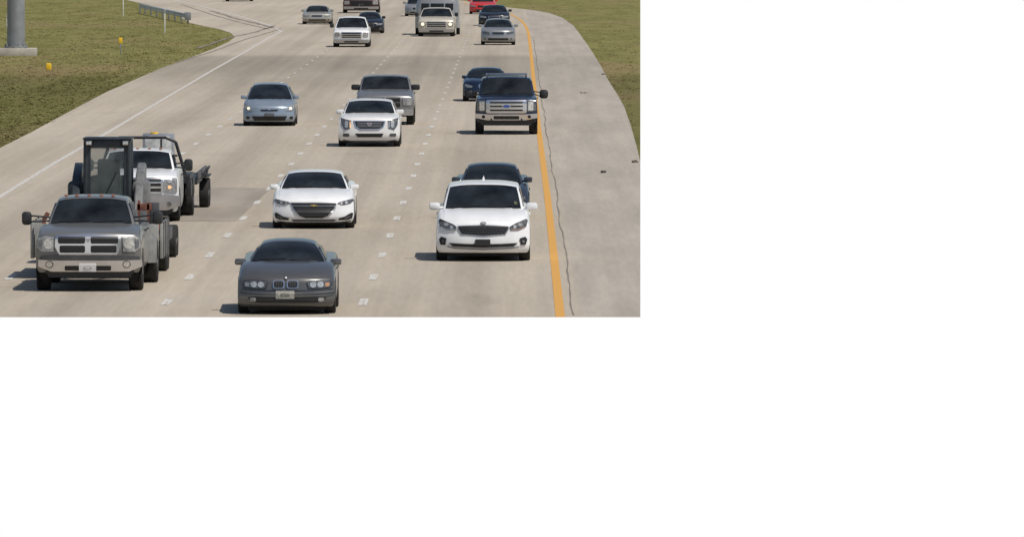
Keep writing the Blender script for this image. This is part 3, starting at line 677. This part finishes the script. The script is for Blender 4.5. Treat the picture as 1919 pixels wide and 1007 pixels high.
v = Veh('crossover', 'small silver crossover beside the top bend of the yellow line', 'car', P_SILVER, 933.5, 84, 32, 77.5, 57, 51, 34, 27, 20, L=4.4, rend=3.8, rbase=4.3, deck=1.1, tr=.35); generic(v, lens=LENSD, grille=CHROME)
v = Veh('sedan', 'black sedan between the red car and the small silver crossover', 'car', P_BLACK, 926, 48, 29, 43.5, 28, 22, 8, 24, 18, L=4.9, deck=1.02); generic(v, grille=CHROME, plate=PLATEW)
v = Veh('sedan', 'bright red car cut off by the top edge above the black sedan', 'car', P_RED, 905, 26, 25, 21, 8, 3, 0, 20, 16, zr=1.42, L=4.6, deck=1.0); generic(v)
v = Veh('pickup_truck', 'cream white pickup with both headlights lit towing the silver camper', 'truck', P_CREAM, 818, 68, 34, 60, 38, 31, 13, 30.5, 24, **TK); bed(v, 3.75, 5.6); generic(v, 'truck', lit=True, grille=CHROME)
PT = v
v = Veh('pickup_truck', 'white pickup truck with chrome grille in front of the small black sedan', 'truck', P_WHITE, 659, 88, 34, 80, 58, 52, 30, 30.5, 24, **TK); bed(v, 3.75, 5.6); generic(v, 'truck', grille=CHROME)
v = Veh('sedan', 'small black sedan peeking out behind the white pickup at the top', 'car', P_BLACK, 692, 62, 27, 57, 42, 35, 21, 21, 16, L=4.7, deck=1.0); generic(v)
v = Veh('pickup_truck', 'dark maroon pickup cut off by the top edge of the photo', 'truck', P_MAROON, 677, 24, 34, 17, -1, -6, 0, 28, 24, zr=1.95, **TK); bed(v, 3.75, 5.6); generic(v, 'truck', plate=PLATEW)
v = Veh('sedan', 'old beige square bodied sedan, leftmost car on the main road near the top', 'car', P_BEIGE, 594.5, 45, 27.5, 40, 26, 22, 9, 22, 17, L=5.3, wbase=2.9, bow=.15, rows=TRUCK_ROWS, deck=1.0, cowl=1.5, wst=2.1, rend=3.5, rbase=4.0); generic(v, grille=CHROME)
v = Veh('sedan', 'silver car half hidden behind the left side of the silver camper', 'car', P_SILVER, 783, 30, 24, 25.5, 12, 7, -5, 20, 16, zr=1.45, L=4.7, deck=1.0); generic(v)
v = Veh('sedan', 'dark car on the ramp of which only the bumper shows at the top edge', 'car', P_BLACK, 448, 2, 25, -2, -13, -18, -30, 20, 16, zr=1.45, L=4.7, deck=1.0); generic(v, plate=PLATEW)
# silver camper trailer
Yc = PT.Yf + 7.2
R = empty('camper_trailer', (PT.X, Yc, 0), 'wide silver and beige camper trailer behind the cream white pickup', 'trailer')
xw = (atY(860, 50, Yc).x - atY(777, 50, Yc).x)/2
bm = bmesh.new(); sec = [(-1, .45), (-1, 1.4), (-.97, 1.8), (-.88, 2.15), (-.68, 2.38), (-.3, 2.5), (0, 2.52), (.3, 2.5), (.68, 2.38), (.88, 2.15), (.97, 1.8), (1, 1.4), (1, .45)]
rings = []
for y, sc in ((0, .86), (.06, .92), (.2, .97), (.4, 1), (6.2, 1), (6.45, .96)): rings.append([bm.verts.new((x*xw*sc, y, .45+(z-.45)*(.4+.6*sc if sc < 1 else 1))) for x, z in sec])
for A, B in zip(rings, rings[1:]):
    for i in range(len(A)-1): bm.faces.new((A[i], A[i+1], B[i+1], B[i]))
    bm.faces.new((A[-1], A[0], B[0], B[-1]))
bm.faces.new(rings[0]); bm.faces.new(rings[-1])
from_bm('body', bm, P_SILVER, R, 45)
for a, b in ((-.72, -.36), (-.3, .3), (.36, .72)): box('window', (a*xw, b*xw, -.02, .06, 1.55, 1.95), GLASS, R, .01)
box('lower_panel', (-xw*.84, xw*.84, -.03, .05, .5, 1.2), P_CREAM, R, .01)
bm = bmesh.new(); tube(bm, (-.5, 0, .55), (0, -1.2, .5), .05); tube(bm, (.5, 0, .55), (0, -1.2, .5), .05); from_bm('drawbar', bm, GREYP, R)
for sg in (-1, 1):
    for yy in (3.0, 3.9): wheel(R, sg*(xw-.1), yy, .36, .22, sg)

# ------------------------------------------------------------------ setting
def sheet(name, pts, z, m, kind='structure', label=None):
    bm = bmesh.new(); fc = bm.faces.new([bm.verts.new((p[0], p[1], z)) for p in pts])
    bmesh.ops.triangulate(bm, faces=[fc])
    for f_ in bm.faces:
        f_.normal_update()
        if f_.normal.z < 0: f_.normal_flip()
    o = from_bm(name, bm, m, None, 0, False); o['kind'] = kind
    return o
def nodes_mat(name):
    m = bpy.data.materials.new(name); m.use_nodes = True; return m, m.node_tree, m.node_tree.nodes['Principled BSDF']
def noise(nt, sx, sy, detail=4, off=0, rough=.55):
    tc = nt.nodes.new('ShaderNodeTexCoord'); mp = nt.nodes.new('ShaderNodeMapping'); mp.inputs['Scale'].default_value = (sx, sy, 1); mp.inputs['Location'].default_value = (off, off*1.7, 0)
    n = nt.nodes.new('ShaderNodeTexNoise'); n.inputs['Scale'].default_value = 1; n.inputs['Detail'].default_value = detail; n.inputs['Roughness'].default_value = rough
    nt.links.new(tc.outputs['Object'], mp.inputs['Vector']); nt.links.new(mp.outputs['Vector'], n.inputs['Vector']); return n.outputs['Fac']
def mth(nt, op, a, b=None, c=None):
    n = nt.nodes.new('ShaderNodeMath'); n.operation = op
    for i, x in enumerate((a, b, c)):
        if x is None: continue
        if isinstance(x, (int, float)): n.inputs[i].default_value = x
        else: nt.links.new(x, n.inputs[i])
    return n.outputs[0]
def mrange(nt, x, a, b, c, d, smooth=True):
    n = nt.nodes.new('ShaderNodeMapRange'); n.interpolation_type = 'SMOOTHSTEP' if smooth else 'LINEAR'
    nt.links.new(x, n.inputs['Value'])
    for k, val in zip(('From Min', 'From Max', 'To Min', 'To Max'), (a, b, c, d)): n.inputs[k].default_value = val
    return n.outputs['Result']
def mixc(nt, f_, a, b):
    n = nt.nodes.new('ShaderNodeMix'); n.data_type = 'RGBA'
    if isinstance(f_, (int, float)): n.inputs[0].default_value = f_
    else: nt.links.new(f_, n.inputs[0])
    for i, x in ((6, a), (7, b)):
        if isinstance(x, tuple): n.inputs[i].default_value = x + (1,)
        else: nt.links.new(x, n.inputs[i])
    return n.outputs[2]
def scalec(nt, col, fac):
    n = nt.nodes.new('ShaderNodeVectorMath'); n.operation = 'SCALE'; nt.links.new(col, n.inputs[0]); nt.links.new(fac, n.inputs['Scale']); return n.outputs[0]
# road
MR, nt, b = nodes_mat('worn_concrete_road')
tc = nt.nodes.new('ShaderNodeTexCoord'); sp = nt.nodes.new('ShaderNodeSeparateXYZ'); nt.links.new(tc.outputs['Object'], sp.inputs[0])
X, Y = sp.outputs[0], sp.outputs[1]
col = mixc(nt, mrange(nt, noise(nt, .25, .02, 5), .3, .7, 0, 1), (.365, .315, .25), (.43, .375, .305))
ln = mth(nt, 'PINGPONG', mth(nt, 'ADD', X, -1.0+3.66*20), 1.83)
oil = mrange(nt, ln, .8, 1.83, 1.0, .87)
streak = mrange(nt, noise(nt, 2.2, .012, 5, 3), .3, .7, .92, 1.05)
fine = mrange(nt, noise(nt, 9, .35, 3, 9), .3, .7, .96, 1.04)
stain = mrange(nt, noise(nt, .5, .09, 4, 20), .58, .75, 1.0, .90)
shadow_band = mth(nt, 'MULTIPLY', mrange(nt, Y, 370, 470, 0, 1), mrange(nt, Y, 488, 503, 1, 0))  # soft shadow lying across the road, painted into the pavement colour
shadow_fac = mth(nt, 'SUBTRACT', 1.0, mth(nt, 'MULTIPLY', shadow_band, .28))
inside = mth(nt, 'MULTIPLY', mrange(nt, X, -14.4, -13.6, 0, 1), mrange(nt, X, 1.0, 1.5, 1, 0))
oil = mth(nt, 'ADD', 1.0, mth(nt, 'MULTIPLY', inside, mth(nt, 'SUBTRACT', oil, 1.0)))
fct = oil
for q in (streak, fine, stain, shadow_fac, mrange(nt, inside, 0, 1, 1.04, 1.0)): fct = mth(nt, 'MULTIPLY', fct, q)
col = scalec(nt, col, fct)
shf = mth(nt, 'MULTIPLY', mth(nt, 'MULTIPLY', fine, mrange(nt, noise(nt, 2.5, .02, 5, 60), .3, .7, .95, 1.04)), mth(nt, 'SUBTRACT', 1.0, mth(nt, 'MULTIPLY', shadow_band, .12)))
col = mixc(nt, mrange(nt, X, 1.1, 1.5, 0, 1), col, scalec(nt, mixc(nt, mrange(nt, noise(nt, .9, .05, 6, 40, .6), .25, .75, 0, 1), (.325, .29, .245), (.405, .36, .305)), shf))
nt.links.new(col, b.inputs['Base Color']); b.inputs['Roughness'].default_value = .9; b.inputs['Specular IOR Level'].default_value = .2
bp = nt.nodes.new('ShaderNodeBump'); bp.inputs['Strength'].default_value = .15; nt.links.new(noise(nt, 12, 3, 4), bp.inputs['Height']); nt.links.new(bp.outputs[0], b.inputs['Normal'])
# grass
def grasscol(nt, k):
    c1 = mixc(nt, mrange(nt, noise(nt, .5, .05, 6, 0, .65), .35, .65, 0, 1), (.15*k, .14*k, .048*k), (.20*k, .185*k, .07*k))
    tcg = nt.nodes.new('ShaderNodeTexCoord'); sg_ = nt.nodes.new('ShaderNodeSeparateXYZ'); nt.links.new(tcg.outputs['Object'], sg_.inputs[0])
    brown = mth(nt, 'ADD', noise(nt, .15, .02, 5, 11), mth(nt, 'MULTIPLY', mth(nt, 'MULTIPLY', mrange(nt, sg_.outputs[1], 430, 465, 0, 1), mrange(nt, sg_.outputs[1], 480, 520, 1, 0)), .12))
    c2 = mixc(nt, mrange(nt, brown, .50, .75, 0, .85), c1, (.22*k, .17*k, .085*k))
    c3 = scalec(nt, c2, mth(nt, 'MULTIPLY', mrange(nt, sg_.outputs[1], 330, 470, .74, 1.0), mth(nt, 'SUBTRACT', 1.0, mth(nt, 'MULTIPLY', mth(nt, 'MULTIPLY', mrange(nt, sg_.outputs[1], 370, 400, 0, 1), mrange(nt, sg_.outputs[1], 420, 450, 1, 0)), .22))))  # mid-distance dip paints the road's soft shadow onto the grass too
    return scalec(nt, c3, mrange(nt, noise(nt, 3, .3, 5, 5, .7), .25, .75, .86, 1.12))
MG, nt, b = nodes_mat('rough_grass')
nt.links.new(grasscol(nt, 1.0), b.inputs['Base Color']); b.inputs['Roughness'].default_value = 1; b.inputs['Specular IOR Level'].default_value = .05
def Gp(px, py, z=0.0): g = G(px, py, z); return (g.x, g.y)
ground = sheet('ground', [Gp(1200, 595), Gp(1200, -140), (-2500, Gp(1200, -140)[1]), (-2500, Gp(-300, 595)[1]), Gp(-735, 595)], 0, MG)
LEDGE = [(-735, 595), (-380, 450), (-190, 365), (0, 277), (60, 247), (100, 225), (150, 198), (200, 172), (250, 150), (300, 128), (350, 110), (400, 91), (428, 78), (440, 69), (432, 61), (410, 54), (380, 48), (355, 42), (335, 30), (310, 18), (280, 9), (240, 0), (190, -10), (60, -30)]
REDGE = [(700, -18), (850, -2), (900, 5), (950, 13), (1000, 18.5), (1030, 24), (1055, 33), (1075, 48), (1088, 65), (1100, 82), (1112, 100), (1127, 125), (1140, 150), (1156, 175), (1170, 200), (1182, 235), (1192, 270), (1200, 303), (1200, 595)]
RP = [Gp(*p, .012) for p in LEDGE + REDGE]
road = sheet('road', RP, .012, MR)
def inroad(x, y):
    c = False; n = len(RP)
    for i in range(n):
        x1, y1 = RP[i]; x2, y2 = RP[i-1]
        if (y1 > y) != (y2 > y) and x < (x2-x1)*(y-y1)/(y2-y1)+x1: c = not c
    return c
# markings
def strip(name, pts, w, m, z=.018, jit=0):
    bm = bmesh.new(); prev = None
    for i, p in enumerate(pts):
        a = Vector(pts[max(0, i-1)]); c = Vector(pts[min(len(pts)-1, i+1)]); d = (c-a).normalized(); n = Vector((d.y, -d.x))
        ww = w/2*(1+random.uniform(-jit, jit)); p = Vector(p) + n*random.uniform(-jit, jit)*w*.8
        A = bm.verts.new((p.x-n.x*ww, p.y-n.y*ww, z)); B = bm.verts.new((p.x+n.x*ww, p.y+n.y*ww, z))
        if prev: bm.faces.new((prev[0], prev[1], B, A))
        prev = (A, B)
    for f_ in bm.faces:
        f_.normal_update()
        if f_.normal.z < 0: f_.normal_flip()
    o = from_bm(name, bm, m, None, 0, False); o['kind'] = 'structure'; return o
def markmat(name, col, under=(.38, .33, .27), th=(.30, .42)):
    m, nt, b = nodes_mat(name)
    c = mixc(nt, mrange(nt, noise(nt, 14, .8, 5, 2, .7), th[0], th[1], 0, 1), under, col)
    nt.links.new(c, b.inputs['Base Color']); b.inputs['Roughness'].default_value = .7; return m
MW = markmat('worn_white_marking', (.56, .54, .50), th=(.34, .54)); MY = markmat('yellow_marking', (.60, .31, .06), (.5, .27, .07), (.25, .45))
MWL = markmat('faded_white_marking', (.53, .50, .46), th=(.35, .5))
YL = [(1050.5, 597), (1038, 480), (1026, 370), (1017, 300), (1010.5, 250), (1003, 180), (997, 120), (994, 90), (990.5, 62), (985, 48), (974, 36), (958, 27), (938, 20), (905, 12), (870, 6)]
YLw = [Gp(*p) for p in YL]
YLw[0] = Gp(1050, 595, .018)
yl = sorted([(p[1], p[0]) for p in YLw])
def dens(f0, y0, y1, n): return [(f0(lerp(y0, y1, i/n)), lerp(y0, y1, i/n)) for i in range(n+1)]
xY = lambda y: pw(yl, y)
strip('yellow_edge_line', dens(xY, yl[0][0], 800, 90), .17, MY)
LL = [(-520, 660), (0, 370), (100, 308), (200, 250), (300, 190), (400, 131), (460, 97), (500, 73), (527, 59)]
ll = sorted([(Gp(*p)[1], Gp(*p)[0]) for p in LL]); y0n = Gp(-300, 594)[1]+.5
strip('white_edge_line', dens(lambda y: pw(ll, y), y0n, ll[-1][0], 60), .15, MWL)
strip('ramp_edge_line', [Gp(*p) for p in ((527, 59), (520, 54), (500, 46), (470, 36), (430, 25), (380, 12), (330, 1), (280, -10))], .2, MWL)
Y0d = Gp(690, 568)[1]
for k in (1, 2, 3):
    bm = bmesh.new(); y = Y0d - 1.5; base = {1: 3.70, 2: 7.42, 3: 11.05}[k]
    while y < 800:
        ln_ = 3.05 if y < 330 else 2.5
        ys = [y, y+ln_]; vs = []; hw_ = .08 if y < 330 else .06
        for yy in ys:
            xx = xY(yy) - base; vs.append([bm.verts.new((xx-hw_, yy, .018)), bm.verts.new((xx+hw_, yy, .018))])
        if ys[0] > Gp(600, 594.5)[1]: bm.faces.new((vs[0][0], vs[0][1], vs[1][1], vs[1][0]))
        y += 12.45
    o = from_bm('dashed_lane_line', bm, MW, None, 0, False); o['kind'] = 'structure'
MCR = mat('dark_crack_sealant', (.19, .165, .14), .9, var=.3, scale=1.5)
MSK = mat('tyre_rubber_mark', (.20, .17, .145), .9, var=.3, scale=1)
ck = lambda y: xY(y) + .25 + .02*math.sin(y*.13) + .015*math.sin(y*.41)
strip('pavement_crack', dens(ck, yl[0][0]+1, 560, 160), .03, MCR, .02, .5)
for pts, w in (([(330, 118), (400, 96), (450, 77), (500, 62), (526, 54)], .12), ([(372, 90), (430, 70), (480, 60), (515, 48)], .22), ([(395, 20), (440, 34), (490, 46), (512, 52)], .3), ([(340, 8), (400, 28), (450, 42), (505, 55)], .15)):
    P4 = [Gp(*p) for p in pts]; out = []
    for i in range(len(P4)-1):
        for t in range(8): out.append((lerp(P4[i][0], P4[i+1][0], t/8), lerp(P4[i][1], P4[i+1][1], t/8)))
    strip('tyre_mark', out + [P4[-1]], w, MSK, .021, .3)
MP, nt, b = nodes_mat('darker_patch'); nt.links.new(mixc(nt, mrange(nt, noise(nt, .8, .06, 5, 4), .3, .7, 0, 1), (.24, .205, .165), (.33, .285, .235)), b.inputs['Base Color']); b.inputs['Roughness'].default_value = .9
sheet('pavement_patch', [Gp(*p) for p in ((300, 416), (442, 416), (508, 354), (392, 352))], .016, MP)

# grass tufts (uncountable)
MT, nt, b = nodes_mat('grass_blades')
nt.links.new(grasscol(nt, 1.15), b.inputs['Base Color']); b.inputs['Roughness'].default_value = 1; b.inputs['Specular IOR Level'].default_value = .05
bm = bmesh.new(); rnd = random.Random(3)
def tuft(x, y, h, w):
    for k in range(4):
        a = rnd.uniform(0, 6.28); dx, dy = math.cos(a)*w*.5, math.sin(a)*w*.5; ox, oy = rnd.uniform(-w, w)*.5, rnd.uniform(-w, w)*.5
        hh = h*rnd.uniform(.5, 1)
        bm.faces.new([bm.verts.new((x+ox-dx*.4, y+oy-dy*.4, 0)), bm.verts.new((x+ox+dx*.4, y+oy+dy*.4, 0)), bm.verts.new((x+ox+dx*rnd.uniform(-.6, 1.4), y+oy+dy, hh))])
cnt = 0
while cnt < 14000:
    if rnd.random() < .82: px = rnd.uniform(-15, 445); py = rnd.uniform(-5, 285)
    else: px = rnd.uniform(930, 1199); py = rnd.uniform(-5, 300)
    g = G(px, py)
    gx, gy = g.x + rnd.uniform(-.3, .3), g.y + rnd.uniform(-3, 3)
    if inroad(gx, gy): continue
    if px > 900 and gx + .2 > G(1200, py).x: continue
    cnt += 1; sz = rnd.uniform(.6, 1.2)*(1.4 if rnd.random() < .1 else .8)
    tuft(gx, gy, .03*sz, .24*sz)
o = from_bm('grass', bm, MT, None, 0, False); o['kind'] = 'stuff'; o['label'] = 'rough short grass with dry patches on both verges'; o['category'] = 'grass'

# ------------------------------------------------------------------ roadside things
g = G(30, 104)
S = empty('gantry_column', (g.x, g.y, 0), 'thick grey steel column bolted to a concrete footing at the left edge', 'column')
r_ = (atY(48, 60, g.y).x - atY(14, 60, g.y).x)/2
bm = bmesh.new(); bmesh.ops.create_cone(bm, cap_ends=True, segments=36, radius1=r_, radius2=r_*.9, depth=8.5, matrix=Matrix.Translation((0, 0, .5+4.25))); from_bm('shaft', bm, STEEL, S)
bm = bmesh.new(); bmesh.ops.create_cone(bm, cap_ends=True, segments=36, radius1=r_*1.3, radius2=r_*1.3, depth=.06, matrix=Matrix.Translation((0, 0, .47))); from_bm('base_plate', bm, STEEL, S)
for k in range(10):
    a = 2*math.pi*k/10; bm = bmesh.new(); tube(bm, (r_*1.17*math.cos(a), r_*1.17*math.sin(a), .36), (r_*1.17*math.cos(a), r_*1.17*math.sin(a), .64), .035); from_bm('anchor_bolt', bm, STEEL, S)
xa = atY(0, 104, g.y).x - g.x - .2; xb = atY(68, 104, g.y).x - g.x
box('footing', (xa, xb, -1.2, 1.2, -.05, .40), CONC, S, .03)
def delin(px, ytop, ybot, yellow, label, w=.1, hy=.28):
    g = G(px, ybot); h = atY(px, ytop, g.y).z
    o = empty('marker_post', (g.x, g.y, 0), label, 'marker post', 'roadside marker posts')
    bm = bmesh.new(); bx(bm, -.03, .03, -.02, .02, 0, h-(hy if yellow else 0), .005); from_bm('post', bm, PLATEW if not yellow else STEEL, o)
    if yellow: box('reflector', (-w, w, -.03, .03, h-hy, h), YEL, o, .02)
    else: box('reflector', (-w*.6, w*.6, -.03, -.02, h-.25, h-.02), BULB, o)
delin(226, 70, 101, True, 'yellow topped marker post on a thin stem standing in the left verge', .1, .32)
delin(91.5, 118, 132, True, 'short yellow marker near the concrete footing of the column', .12, .32)
delin(231, -12, 30, False, 'thin pale post at the top of the verge left of the guardrail', .06)
delin(309, 17, 62, False, 'thin pale post standing in front of the guardrail end', .06)
delin(13, 27, 52, False, 'thin pale post left of the thick steel column', .06)
A = G(262, 24); B = G(352, 44)
o = empty('guardrail', (A.x, A.y, 0), 'pale steel guardrail end in the grass by the ramp', 'guardrail')
d = Vector((B.x-A.x, B.y-A.y, 0)); n = Vector((d.y, -d.x, 0)).normalized()
if n.y > 0: n = -n
bm = bmesh.new(); pr = [(0, .38), (.05, .43), (.05, .50), (0, .55), (.05, .60), (.05, .68), (0, .73)]
r0 = [bm.verts.new(n*a + Vector((0, 0, z))) for a, z in pr]; r1 = [bm.verts.new(d + n*a + Vector((0, 0, z-.02))) for a, z in pr]
for i in range(6): bm.faces.new((r0[i], r0[i+1], r1[i+1], r1[i]))
be = from_bm('beam', bm, mat('pale_galvanised', (.55, .56, .57), .45, .3, var=.12), o); so = be.modifiers.new('s', 'SOLIDIFY'); so.thickness = .012
for k in range(9):
    p = d*(k/8); box('post', (p.x-.06, p.x+.06, p.y+.03, p.y+.18, 0, .7), STEEL, o, .01)
box('end_cap', (d.x-.22, d.x+.22, d.y-.08, d.y-.03, .25, .78), STEEL, o, .03)
def debris(px, py, w, label, seed):
    g = G(px, py); rd = random.Random(seed); bm = bmesh.new()
    for k in range(5):
        x = rd.uniform(-w, w); y = rd.uniform(-.8, .8); a = [bm.verts.new((x+rd.uniform(-.10, .10), y+rd.uniform(-.3, .3), rd.uniform(.0, .05))) for _ in range(5)]
        bmesh.ops.convex_hull(bm, input=a)
    o = from_bm('debris', bm, DEBM, None, 0); o.location = (g.x, g.y, .014); o['label'] = label; o['category'] = 'debris'
debris(1095, 175, .17, 'dark scrap of tyre lying mid shoulder, largest and upper one', 1)
debris(1187, 305, .07, 'thin dark scrap at the right edge of the shoulder', 2)
debris(1130, 325, .02, 'tiny dark scrap on the shoulder below the larger tyre scraps', 3)
debris(1130, 140, .04, 'tiny dark scrap near the grass edge of the right shoulder', 4)

# ------------------------------------------------------------------ light
sd = Vector((.40, -.34, .85)).normalized()
el = math.asin(sd.z); az = math.atan2(sd.x, sd.y)
L = bpy.data.lights.new('sun', 'SUN'); L.energy = 3.9; L.angle = math.radians(.5); L.color = (1, .95, .865)
lo = bpy.data.objects.new('sun', L); COL.objects.link(lo); lo.rotation_euler = (-sd).to_track_quat('-Z', 'Y').to_euler()
W = bpy.data.worlds.new('World'); SC.world = W; W.use_nodes = True; nt = W.node_tree; nt.nodes.clear()
sky = nt.nodes.new('ShaderNodeTexSky'); sky.sky_type = 'NISHITA'; sky.sun_disc = False; sky.sun_elevation = el; sky.sun_rotation = az
bg = nt.nodes.new('ShaderNodeBackground'); bg.inputs['Strength'].default_value = .08; nt.links.new(sky.outputs[0], bg.inputs['Color'])
b2 = nt.nodes.new('ShaderNodeBackground'); b2.inputs['Color'].default_value = (1, 1, 1, 1); b2.inputs['Strength'].default_value = 1.0
tc = nt.nodes.new('ShaderNodeTexCoord'); sp = nt.nodes.new('ShaderNodeSeparateXYZ'); nt.links.new(tc.outputs['Generated'], sp.inputs[0])
lt = nt.nodes.new('ShaderNodeMath'); lt.operation = 'LESS_THAN'; lt.inputs[1].default_value = 0.0; nt.links.new(sp.outputs[2], lt.inputs[0])
mx = nt.nodes.new('ShaderNodeMixShader'); nt.links.new(lt.outputs[0], mx.inputs[0]); nt.links.new(bg.outputs[0], mx.inputs[1]); nt.links.new(b2.outputs[0], mx.inputs[2])
out = nt.nodes.new('ShaderNodeOutputWorld'); nt.links.new(mx.outputs[0], out.inputs[0])
SC.view_settings.view_transform = 'Standard'; SC.view_settings.look = 'None'; SC.view_settings.exposure = 0
